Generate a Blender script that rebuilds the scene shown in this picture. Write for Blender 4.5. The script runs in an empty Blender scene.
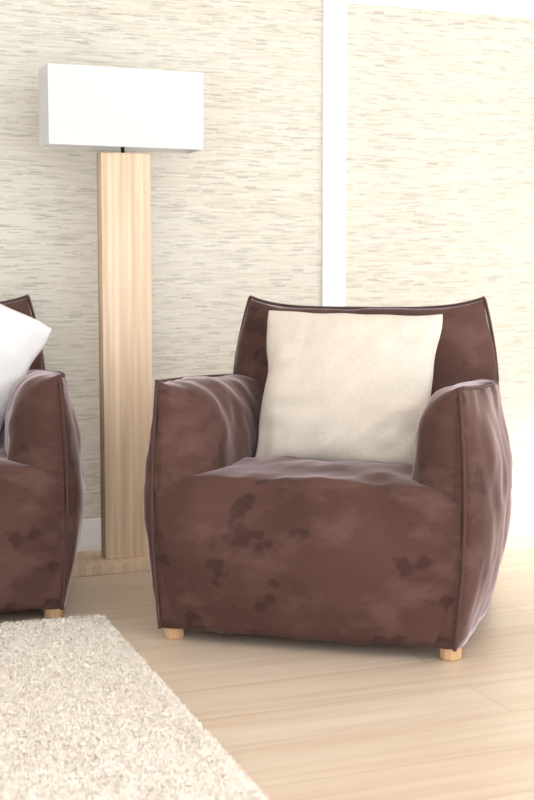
import bpy, math, random
import numpy as np
from mathutils import Vector, Matrix, noise
random.seed(3); np.random.seed(3)
S=bpy.context.scene
S.view_settings.view_transform='Standard'
def lin(r,g,b):
    f=lambda c:(c/255/12.92) if c/255<=.04045 else ((c/255+.055)/1.055)**2.4
    return (f(r),f(g),f(b),1)
# ---------------- materials
class M:
    def __init__(s,name):
        s.m=bpy.data.materials.new(name); s.m.use_nodes=True
        s.t=s.m.node_tree; s.n=s.t.nodes; s.b=s.n['Principled BSDF']
    def node(s,typ,**k):
        n=s.n.new(typ)
        for a,v in k.items():
            if a in n.inputs.keys(): n.inputs[a].default_value=v
            else: setattr(n,a,v)
        return n
    def l(s,a,b): s.t.links.new(a,b)
    def coord(s,scale,rot=(0,0,0)):
        c=s.node('ShaderNodeTexCoord'); mp=s.node('ShaderNodeMapping')
        mp.inputs['Scale'].default_value=scale; mp.inputs['Rotation'].default_value=rot
        s.l(c.outputs['Object'],mp.inputs[0]); return mp.outputs[0]
    def noise(s,vec,scale=1,detail=3,rough=.5):
        n=s.node('ShaderNodeTexNoise',Scale=scale,Detail=detail,Roughness=rough)
        s.l(vec,n.inputs['Vector']); return n.outputs['Fac']
    def ramp(s,fac,stops,interp='LINEAR'):
        r=s.node('ShaderNodeValToRGB'); e=r.color_ramp.elements; r.color_ramp.interpolation=interp
        while len(e)<len(stops): e.new(.5)
        for i,(p,c) in enumerate(stops): e[i].position=p; e[i].color=c
        s.l(fac,r.inputs[0]); return r.outputs[0]
    def math(s,op,a,b=None):
        n=s.node('ShaderNodeMath',operation=op)
        for i,v in enumerate((a,b)):
            if v is None: continue
            if hasattr(v,'links'): s.l(v,n.inputs[i])
            else: n.inputs[i].default_value=v
        return n.outputs[0]
    def mix(s,fac,a,b,mode='MIX'):
        n=s.node('ShaderNodeMix',data_type='RGBA',blend_type=mode)
        for sock,v in ((n.inputs[0],fac),(n.inputs[6],a),(n.inputs[7],b)):
            if hasattr(v,'links'): s.l(v,sock)
            else: sock.default_value=v
        return n.outputs[2]
    def bump(s,h,st=.2,d=.01):
        n=s.node('ShaderNodeBump',Strength=st,Distance=d); s.l(h,n.inputs['Height'])
        s.l(n.outputs[0],s.b.inputs['Normal'])
def plain(name,col,rough=.6,metal=0,var=.97):
    m=M(name); v=m.coord((1,1,1)); f=m.noise(v,30,2)
    c2=tuple(x*var for x in col[:3])+(1,)
    m.l(m.ramp(f,[(.3,c2),(.7,col)]),m.b.inputs['Base Color'])
    m.b.inputs['Roughness'].default_value=rough; m.b.inputs['Metallic'].default_value=metal
    return m.m
def W(v): return (v,v,v,1)
def velvet():
    m=M('brown_suede'); v=m.coord((1,1,1))
    base=m.ramp(m.noise(v,4.0,3,.5),[(.35,lin(78,54,48)),(.65,lin(90,64,57))])
    sp=m.noise(m.coord((1,1,1.2)),9.5,2.5,.5)
    mask=m.ramp(sp,[(.60,W(0)),(.635,W(.62))])
    c=m.mix(mask,base,lin(56,38,36))
    sp2=m.noise(m.coord((1,1,1.8),(0.2,.5,.4)),6,4,.6)
    mask2=m.ramp(sp2,[(.50,W(0)),(.66,W(.6))])
    c=m.mix(mask2,c,lin(106,80,73))
    m.l(c,m.b.inputs['Base Color'])
    m.b.inputs['Roughness'].default_value=.85
    m.b.inputs['Sheen Weight'].default_value=.95
    m.b.inputs['Sheen Roughness'].default_value=.25
    m.b.inputs['Sheen Tint'].default_value=(.98,.84,.89,1)
    m.b.inputs['Specular IOR Level'].default_value=.15
    m.bump(m.noise(v,350,2),.15,.002)
    return m.m
def linen(name,a,b):
    m=M(name)
    f1=m.noise(m.coord((900,60,60)),1,2); f2=m.noise(m.coord((60,60,900)),1,2)
    f=m.mix(.5,f1,f2)
    m.l(m.ramp(f,[(.35,a),(.65,b)]),m.b.inputs['Base Color'])
    m.b.inputs['Roughness'].default_value=.9; m.b.inputs['Sheen Weight'].default_value=.1
    m.bump(f,.2,.002); return m.m
def wood(name,a,b,c,sc=(40,40,1.6)):
    m=M(name); v=m.coord(sc)
    n=m.noise(v,1,5,.6)
    c1=m.ramp(n,[(.3,a),(.55,b),(.75,c)])
    w=m.node('ShaderNodeTexWave',Scale=.35,Distortion=6,Detail=3)
    w.bands_direction='X'; m.l(m.coord((sc[0],sc[1],sc[2])),w.inputs[0])
    c2=m.mix(m.ramp(w.outputs['Fac'],[(0,W(.35)),(.4,W(0))]),c1,a)
    k=m.noise(m.coord((16,16,3.0)),1,2,.5)
    c2=m.mix(m.ramp(k,[(.60,W(0)),(.70,W(.5))]),c2,a)
    m.l(c2,m.b.inputs['Base Color']); m.b.inputs['Roughness'].default_value=.5
    m.bump(n,.1,.002); return m.m
def wallpaper():
    m=M('grasscloth_wallpaper')
    c=m.node('ShaderNodeTexCoord'); sp=m.node('ShaderNodeSeparateXYZ'); m.l(c.outputs['Object'],sp.inputs[0])
    x,z=sp.outputs[0],sp.outputs[2]
    def cells(rows,cols,seed):
        wob=m.math('MULTIPLY',m.noise(m.coord((2,1,2)),1,1),.002)
        row=m.math('FLOOR',m.math('MULTIPLY',m.math('ADD',z,wob),rows))
        rn=m.node('ShaderNodeTexWhiteNoise',noise_dimensions='1D'); m.l(m.math('ADD',row,seed),rn.inputs['W'])
        col=m.math('FLOOR',m.math('ADD',m.math('MULTIPLY',x,cols),m.math('MULTIPLY',rn.outputs['Value'],7.0)))
        cv=m.node('ShaderNodeCombineXYZ'); m.l(row,cv.inputs[0]); m.l(col,cv.inputs[1]); cv.inputs[2].default_value=seed
        wn=m.node('ShaderNodeTexWhiteNoise',noise_dimensions='3D'); m.l(cv.outputs[0],wn.inputs['Vector'])
        return wn.outputs['Value']
    a=cells(290,13,3.0); b=cells(170,6,11.0); d=cells(380,24,23.0)
    base=m.ramp(b,[(0,lin(221,218,208)),(.5,lin(217,213,202)),(.8,lin(211,206,194)),(1,lin(225,222,213))])
    m1=m.ramp(a,[(.62,W(0)),(.72,W(.25)),(.97,W(.5))])
    cc=m.mix(m1,base,lin(188,183,170))
    m2=m.ramp(d,[(.87,W(0)),(.93,W(.62))])
    cc=m.mix(m2,cc,lin(150,146,136))
    pat=m.noise(m.coord((.9,1,2.2)),1,2)
    cc=m.mix(m.ramp(pat,[(.35,W(0)),(.7,W(.25))]),cc,lin(224,221,211))
    m.l(cc,m.b.inputs['Base Color']); m.b.inputs['Roughness'].default_value=.8
    m.bump(a,.12,.002); return m.m
def floor_mat():
    m=M('oak_laminate'); v=m.coord((1,1,1))
    br=m.node('ShaderNodeTexBrick',Scale=1.0)
    br.inputs['Brick Width'].default_value=1.3; br.inputs['Row Height'].default_value=.19
    br.inputs['Mortar Size'].default_value=.0012; br.inputs['Color1'].default_value=lin(224,206,186)
    br.inputs['Color2'].default_value=lin(214,194,172); br.inputs['Mortar'].default_value=lin(172,148,124)
    br.offset=.37; m.l(v,br.inputs['Vector'])
    g=m.noise(m.coord((1.6,38,1)),1,6,.65)
    c=m.mix(m.ramp(g,[(.38,W(0)),(.66,W(.65))]),br.outputs['Color'],lin(195,169,143))
    g2=m.noise(m.coord((.8,9,1)),1,3,.5)
    c=m.mix(m.ramp(g2,[(.4,W(0)),(.7,W(.4))]),c,lin(231,217,201))
    m.l(c,m.b.inputs['Base Color']); m.b.inputs['Roughness'].default_value=.34
    m.bump(g,.04,.002); return m.m
def rug_mat():
    m=M('wool_pile')
    f=m.noise(m.coord((1,1,1)),70,3,.6); f2=m.noise(m.coord((1,1,1)),7,2)
    c=m.ramp(f,[(.3,lin(230,219,206)),(.7,lin(248,242,233))])
    c=m.mix(m.ramp(f2,[(.4,W(0)),(.7,W(.3))]),c,lin(231,219,206))
    m.l(c,m.b.inputs['Base Color']); m.b.inputs['Roughness'].default_value=.95
    m.b.inputs['Sheen Weight'].default_value=.2
    return m.m
def shade_mat():
    m=M('lampshade_fabric'); f=m.noise(m.coord((300,300,300)),1,2)
    col=m.ramp(f,[(.3,lin(235,236,234)),(.7,lin(243,244,243))])
    m.l(col,m.b.inputs['Base Color']); m.b.inputs['Roughness'].default_value=.9
    tr=m.node('ShaderNodeBsdfTranslucent'); m.l(col,tr.inputs[0])
    mx=m.node('ShaderNodeMixShader'); mx.inputs[0].default_value=.2
    m.l(m.b.outputs[0],mx.inputs[1]); m.l(tr.outputs[0],mx.inputs[2])
    m.l(mx.outputs[0],m.n['Material Output'].inputs[0]); return m.m
VEL=velvet(); PIP=plain('piping_fabric',lin(78,53,49),.85)
PIL=linen('champagne_linen',lin(210,199,187),lin(226,217,205)); PIL2=linen('white_linen',lin(224,222,224),lin(236,235,237))
OAK=wood('pale_oak',lin(204,176,147),lin(226,202,174),lin(236,217,194))
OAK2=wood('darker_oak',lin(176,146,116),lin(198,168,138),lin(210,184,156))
FOOT=wood('beech_foot',lin(200,160,118),lin(218,180,140),lin(228,194,158))
WP=wallpaper(); FL=floor_mat(); RUG=rug_mat(); SH=shade_mat(); WHITE=plain('white_paint',lin(250,250,250),.55)
DARK=plain('black_metal',lin(30,28,28),.4,.6); BULB=plain('frosted_bulb',lin(240,238,230),.3)
# ---------------- mesh helpers
def mesh(name,V,F,mat,parent=None,smooth=True):
    me=bpy.data.meshes.new(name); me.from_pydata([tuple(v) for v in V],[],F); me.update()
    o=bpy.data.objects.new(name,me); S.collection.objects.link(o)
    if mat: me.materials.append(mat)
    if smooth: me.polygons.foreach_set('use_smooth',[True]*len(me.polygons))
    if parent: o.parent=parent
    return o
def fixn(o):
    import bmesh
    bm=bmesh.new(); bm.from_mesh(o.data); bmesh.ops.remove_doubles(bm,verts=bm.verts,dist=1e-5)
    bmesh.ops.recalc_face_normals(bm,faces=bm.faces); bm.to_mesh(o.data); bm.free(); o.data.update()
def loft(name,rings,mat,parent=None,cap=True):
    n=len(rings);m=len(rings[0]); V=[p for r in rings for p in r]; F=[]
    for i in range(n-1):
        for j in range(m):
            k=(j+1)%m; F.append((i*m+j,i*m+k,(i+1)*m+k,(i+1)*m+j))
    if cap: F.append(tuple(range(m))); F.append(tuple((n-1)*m+j for j in range(m)))
    o=mesh(name,V,F,mat,parent); fixn(o); return o
def displace(o,amp,sc,seed=0):
    ns=[v.normal.copy() for v in o.data.vertices]
    for v,nn in zip(o.data.vertices,ns):
        p=v.co*sc+Vector((seed*7.3,seed*3.1,0))
        v.co+=nn*amp*(noise.noise(p)+.4*noise.noise(p*2.3))
    o.data.update()
def tube(name,pts,r,mat,parent,closed=False,seg=8):
    pts=[Vector(p) for p in pts]; rings=[]
    for i,p in enumerate(pts):
        t=(pts[min(i+1,len(pts)-1)]-pts[max(i-1,0)]).normalized()
        up=Vector((0,1,0)) if abs(t.y)<.8 else Vector((1,0,0))
        a=t.cross(up).normalized(); b=t.cross(a)
        rings.append([p+r*(math.cos(2*math.pi*k/seg)*a+math.sin(2*math.pi*k/seg)*b) for k in range(seg)])
    return loft(name,rings,mat,parent)
def box(name,x0,x1,y0,y1,z0,z1,mat,parent=None,bev=0):
    V=[(x,y,z) for x in(x0,x1) for y in(y0,y1) for z in(z0,z1)]
    F=[(0,1,3,2),(4,6,7,5),(0,4,5,1),(2,3,7,6),(0,2,6,4),(1,5,7,3)]
    o=mesh(name,V,F,mat,parent,False); fixn(o)
    if bev:
        b=o.modifiers.new('bevel','BEVEL'); b.width=bev; b.segments=3
    return o
def empty(name):
    e=bpy.data.objects.new(name,None); S.collection.objects.link(e); e.empty_display_size=.1; return e
# ---------------- armchair
D=.74; ZB=.036
def edge_u(z):
    return .366+.002*min(max(z/.66,0),1)**3+.022*math.sin(math.pi*min(max(z/.70,0),1))
def B(v):
    t=min(max(v/D,0),1); return .070*max(math.sin(math.pi*t**.8),0)**.55
def zt(v):
    t=v/D; return .654-.034*t**1.2+.006*math.exp(-(v/.04))
def outer(z,v):
    t=min(max(v/D,0),1)
    s=max(math.sin(math.pi*min(max((z+.03)/.75,0),1)),0)**.8
    return edge_u(z)+B(v)*s+.004*math.sin(math.pi*t)+.006*t
def chair(name,origin,phi):
    E=empty(name)
    N=61; rings=[]
    for i in range(N):
        s=-1+2*i/(N-1); k=(1-s**4); ring=[]
        zs=.412+.018*(1-s*s); R=.05
        pts=[]
        for j in range(22):
            q=j/21; z=ZB+q*(zs-R-ZB)
            pts.append((-.042*k*math.sin(math.pi*(.12+.75*q))+.02*(1-q)**2,z))
        fv=pts[-1][0]
        for j in range(1,11):
            a=j/10*math.pi/2; pts.append((fv+R*(1-math.cos(a)),zs-R+R*math.sin(a)))
        for j in range(1,20):
            q=j/19; v=fv+R+q*(.66-fv-R); pts.append((v,zs-.02*q+.014*math.sin(math.pi*q)))
        for z in (.3,.2,.1,ZB): pts.append((.66,z))
        for v in (.5,.3,.15): pts.append((v,ZB-.003))
        for v,z in pts:
            ring.append((s*(edge_u(min(z,.42))-.002),v,z))
        rings.append(ring)
    o=loft('seat',rings,VEL,E); displace(o,.009,7,1); displace(o,.003,19,4)
    for sg,nm in ((-1,'arm_l'),(1,'arm_r')):
        rings=[]; NV=60
        for i in range(NV):
            q=i/(NV-1); v=D*(q**1.35)
            tt=min(v/.17,1)
            et=outer(zt(v),v); T=.006+(.142+.02*q)*(max(1-(1-tt)**2,0)**.5)
            z1=zt(v); ring=[]
            for j in range(26):
                z=ZB+(z1-ZB)*j/25
                ring.append((outer(z,v),v,z))
            H=.17
            for j in range(1,21):
                a=j/20*math.pi/2
                ring.append((et-T*math.sin(a)**.85,v,z1-H*(1-math.cos(a)**.8)+.014*tt*math.sin(2*a)))
            for j in range(1,10):
                z=z1-H-(z1-H-ZB)*j/9
                ring.append((et-T-.014*math.sin(j/9*3.14)*tt,v,z))
            rings.append([(sg*a,b,c) for a,b,c in ring])
        o=loft(nm,rings,VEL,E); displace(o,.010,8,2+sg)
        pts=[(sg*(edge_u(z)+.001),-.003,z) for z in np.linspace(ZB,zt(0)-.004,30)]
        pts+=[(sg*outer(zt(v),v),v,zt(v)+.001) for v in np.linspace(.008,D-.05,36)]
        tube(nm+'_piping',pts,.0048,PIP,E)
    def wz(z): return .392-.042*max((z-.60)/.25,0)**1.6-.02*max((.5-z)/.5,0)
    def ztop(s): return .824+.032*abs(s)**4
    def bp(s,q,side):
        z=ZB+q*(ztop(s)-ZB); u=s*wz(z)
        vs=.690+.10*max(z-.5,0)+ .012*abs(s)**3
        k=max(1-abs(s)**5,0)**.5
        f=max(1-q**9,0)**.5
        th=(-.105 if side else .045)*k*f
        return Vector((u,vs+th,z))
    NS,NQ=49,50; rings=[]
    for jq in range(NQ):
        q=1-(1-jq/(NQ-1))**1.5
        r=[]
        for i in range(NS):
            s=math.sin((-1+2*i/(NS-1))*math.pi/2); r.append(bp(s,q,1))
        for i in range(NS-2,0,-1):
            s=math.sin((-1+2*i/(NS-1))*math.pi/2); r.append(bp(s,q,0))
        rings.append(r)
    V=[p for r in rings for p in r]; m=len(rings[0]); F=[]
    for i in range(NQ-1):
        for j in range(m):
            k=(j+1)%m; F.append((i*m+j,i*m+k,(i+1)*m+k,(i+1)*m+j))
    F.append(tuple(range(m)))
    o=mesh('backrest',V,F,VEL,E); fixn(o); displace(o,.007,7,5)
    pts=[bp(-1,q,1)+Vector((-.001,0,0)) for q in np.linspace(.55,.995,20)]
    pts+=[bp(s,1,1)+Vector((0,0,.002)) for s in np.linspace(-1,1,50)]
    pts+=[bp(1,q,1)+Vector((.001,0,0)) for q in np.linspace(.995,.55,20)]
    tube('backrest_piping',pts,.0048,PIP,E)
    for a,(u,v) in enumerate(((-.354,.055),(.354,.055),(-.32,.64),(.32,.64))):
        rings=[[(u+r*math.cos(t),v+r*math.sin(t),z) for t in np.linspace(0,2*math.pi,25)[:-1]]
               for z,r in ((0,.023),(.003,.026),(.04,.027),(.055,.027))]
        loft('foot_%d'%(a+1),rings,FOOT,E)
    E.location=origin; E.rotation_euler=(0,0,-math.radians(phi))
    return E
def pillow(name,sx,sy,H,mat,loc,rot,phi,seed):
    n=72; V=[];F=[]
    def pt(a,b,sd):
        ex=1-.075*(1-b*b)*abs(a)**2; ey=1-.06*(1-a*a)*abs(b)**2
        rc=1-.012*(abs(a)*abs(b))**8
        x=a*sx/2*ex*rc; y=b*sy/2*ey*rc
        x+=.009*noise.noise(Vector((b*2.5,seed,a*.5)))*abs(a); y+=.010*noise.noise(Vector((a*2.5,seed+9,b*.5)))*abs(b)
        h=H*(max((1-a**2)*(1-b**2),0))**.42
        ed=max(abs(a),abs(b))
        w=.012*noise.noise(Vector((a*2.0+seed,b*2.0,sd)))*(1-ed**4)
        w+=.016*noise.noise(Vector((a*5+seed,b*1.6,sd+4)))*(1-ed**8)*abs(b)**1.3
        w+=.015*noise.noise(Vector((a*1.6+seed,b*5,sd+8)))*(1-ed**8)*abs(a)**1.3
        w+=.009*noise.noise(Vector(((a-b)*3.5,(a+b)*1.0,seed)))*(1-ed**6)
        return Vector((x,-sd*max(h+w,0),y))
    for sd in (1,-1):
        base=len(V)
        for i in range(n+1):
            for j in range(n+1):
                a=math.sin((-1+2*i/n)*math.pi/2*.999); b=math.sin((-1+2*j/n)*math.pi/2*.999)
                if i in(0,n): a=round(a)
                if j in(0,n): b=round(b)
                V.append(pt(a,b,sd))
        for i in range(n):
            for j in range(n):
                k=base+i*(n+1)+j; F.append((k,k+1,k+n+2,k+n+1))
    o=mesh(name,V,F,mat); fixn(o)
    lean,roll=rot
    R=Matrix.Rotation(-math.radians(phi),4,'Z')@Matrix.Rotation(-math.radians(lean),4,'X')@Matrix.Rotation(math.radians(roll),4,'Y')
    o.matrix_world=Matrix.Translation(loc)@R
    return o
def frame(O,phi):
    p=math.radians(phi); r=Vector((math.cos(p),-math.sin(p),0)); b=Vector((math.sin(p),math.cos(p),0))
    return lambda u,v,z: Vector(O)+r*u+b*v+Vector((0,0,z))
O1=(.088,3.11,0); P1=15.5
O2=(-.905,3.30,0); P2=-14.5
chair('armchair',O1,P1); chair('armchair',O2,P2)
L1=frame(O1,P1); L2=frame(O2,P2)
pillow('throw_pillow',.495,.455,.095,PIL,L1(.008,.455,.608),(20,1),P1,1)
pillow('throw_pillow',.44,.44,.075,PIL2,L2(.112,.45,.675),(17,27),P2,5)
# ---------------- room (frame aligned with back wall)
WA=math.radians(21.7); W0=Vector((.265,4.628,0))
def room(o): o.location=W0; o.rotation_euler=(0,0,WA); return o
XL,XR,YF=-2.9,4.0,-5.2; HC=2.6
room(box('floor',XL-.1,XR+.1,YF,.1,-.06,0,FL))
wb=room(box('wall_back',XL-.1,XR+.1,0,.12,0,HC,WHITE))
box('wallpaper_1',XL,-.080,-.004,.001,.10,HC,WP,wb)
box('wallpaper_2',.008,XR,-.004,.001,.10,1.862,WP,wb)
room(box('trim_1',-.080,.008,-.014,.0,.11,HC,WHITE,None,.002))
room(box('trim_2',.008,XR,-.020,.0,1.862,HC,WHITE,None,.002))
room(box('baseboard_back',XL,XR,-.016,.0,0,.112,WHITE,None,.003))
room(box('wall_left',XL-.1,XL,YF,0,0,HC,WHITE))
room(box('ceiling',XL-.1,XR+.1,YF,.12,HC,HC+.1,WHITE))
wr=empty('wall_right'); room(wr)
box('pier_1',XR,XR+.12,-.9,0,0,HC,WHITE,wr); box('pier_2',XR,XR+.12,YF,-3.4,0,HC,WHITE,wr)
box('lintel',XR,XR+.12,-3.4,-.9,2.42,HC,WHITE,wr)
wn=empty('window_1'); room(wn)
for i,(a,b,c,d) in enumerate(((-.95,-.9,0,2.42),(-3.4,-3.35,0,2.42),(-2.17,-2.12,.05,2.37),(-3.35,-.95,0,.05),(-3.35,-.95,2.37,2.42))):
    box('frame_%d'%(i+1),XR+.03,XR+.08,a,b,c,d,WHITE,wn)
# ---------------- floor lamp
lp=empty('floor_lamp')
box('plinth',-.24,.24,-.105,.105,0,.034,OAK,lp,.003)
box('post_front',-.079,.079,-.045,-.012,.034,1.296,OAK,lp,.003)
box('post_back',-.079,.079,-.012,.008,.034,1.296,OAK2,lp,.003)
def ring4(x,y,z): return [(-x,-y,z),(x,-y,z),(x,y,z),(-x,y,z)]
sx,sy,z0,z1=.243,.070,1.312,1.548; t=.003
rings=[ring4(sx,sy,z0),ring4(sx,sy,z1),ring4(sx-t,sy-t,z1),ring4(sx-t,sy-t,z0),ring4(sx,sy,z0)]
o=loft('shade',rings,SH,lp,False)
for p in o.data.polygons: p.use_smooth=False
tube('stem',[(0,-.01,1.29),(0,-.01,1.35)],.006,DARK,lp)
tube('socket',[(0,-.01,1.345),(0,-.01,1.39)],.016,DARK,lp,seg=16)
rr=[[(r*math.cos(a),-.01+r*math.sin(a),1.38+h) for a in np.linspace(0,2*math.pi,21)[:-1]] for h,r in ((0,.012),(.02,.02),(.045,.03),(.065,.028),(.08,.018),(.088,.004))]
loft('bulb',rr,BULB,lp)
tube('spider_bar_1',[(-sx+t,-.01,1.35),(sx-t,-.01,1.35)],.002,DARK,lp)
tube('spider_bar_2',[(0,-sy+t,1.35),(0,sy-t,1.35)],.002,DARK,lp)
lp.location=(-.450,4.085,0); lp.rotation_euler=(0,0,WA)
# ---------------- rug
A=Vector((-.4375,3.42,0)); ra=math.radians(19.7)
Lx,Ly=1.6,2.3
nx,ny=260,370
xs=np.linspace(-Lx,0,nx); ys=np.linspace(-Ly,0,ny)
V=[];F=[]
def rugz(x,y):
    d=min(-x,x+Lx,-y,y+Ly); e=min(max(d/.02,0),1)
    return .004+.014*math.sqrt(1-(1-e)**2)+.005*noise.noise(Vector((x*60,y*60,0)))*e
cr=.04
def inside(x,y):
    dx=max(x+cr,-(x+Lx)+cr,0); dy=max(y+cr,-(y+Ly)+cr,0)
    return dx*dx+dy*dy<=cr*cr*1.02 if (dx>0 and dy>0) else True
for y in ys:
    for x in xs:
        V.append((x,y,rugz(x,y)))
for j in range(ny-1):
    for i in range(nx-1):
        if inside(xs[i],ys[j]) and inside(xs[i+1],ys[j+1]):
            k=j*nx+i; F.append((k,k+1,k+nx+1,k+nx))
NB=200000
bx=-Lx*np.random.rand(NB); by=-Ly*np.random.rand(NB)
for x,y in zip(bx,by):
    if not inside(x,y): continue
    a=random.random()*6.283
    cl=noise.noise(Vector((x*40,y*40,3)))*4
    dx,dy=math.cos(a),math.sin(a); tx,ty=-dy,dx
    lx=.004*math.cos(cl*2)+.004*dx; ly=.004*math.sin(cl*2)+.004*dy
    w=.0015; h=.004+.005*random.random()
    z=rugz(x,y)-.002
    k=len(V)
    V+=[(x-tx*w,y-ty*w,z),(x+tx*w,y+ty*w,z),(x+lx*.4+tx*w,y+ly*.4+ty*w,z+h*.7),(x+lx*.4-tx*w,y+ly*.4-ty*w,z+h*.7),(x+lx,y+ly,z+h)]
    F+=[(k,k+1,k+2,k+3),(k+3,k+2,k+4)]
rug=mesh('pile_rug',V,F,RUG); rug.location=A; rug.rotation_euler=(0,0,ra)
# ---------------- light
w=bpy.data.worlds.new('World'); S.world=w; w.use_nodes=True
w.node_tree.nodes['Background'].inputs[0].default_value=(.94,.975,1,1)
w.node_tree.nodes['Background'].inputs[1].default_value=3.25
sd=bpy.data.lights.new('sun','SUN'); sd.energy=7; sd.angle=math.radians(6); sd.color=(1,.97,.93)
so=bpy.data.objects.new('sun',sd); S.collection.objects.link(so)
d=Matrix.Rotation(WA,3,'Z')@Vector((-.80,.36,-.50))
so.rotation_euler=d.to_track_quat('-Z','Y').to_euler(); so.location=(4,2,4)
# ---------------- camera
cd=bpy.data.cameras.new('camera'); cd.sensor_fit='VERTICAL'; cd.sensor_height=36; cd.lens=1300/800*36
cd.dof.use_dof=True; cd.dof.focus_distance=3.3; cd.dof.aperture_fstop=4.0
co=bpy.data.objects.new('camera',cd); S.collection.objects.link(co)
co.location=(0,0,.92); co.rotation_euler=(math.radians(90-5.45),0,0); S.camera=co
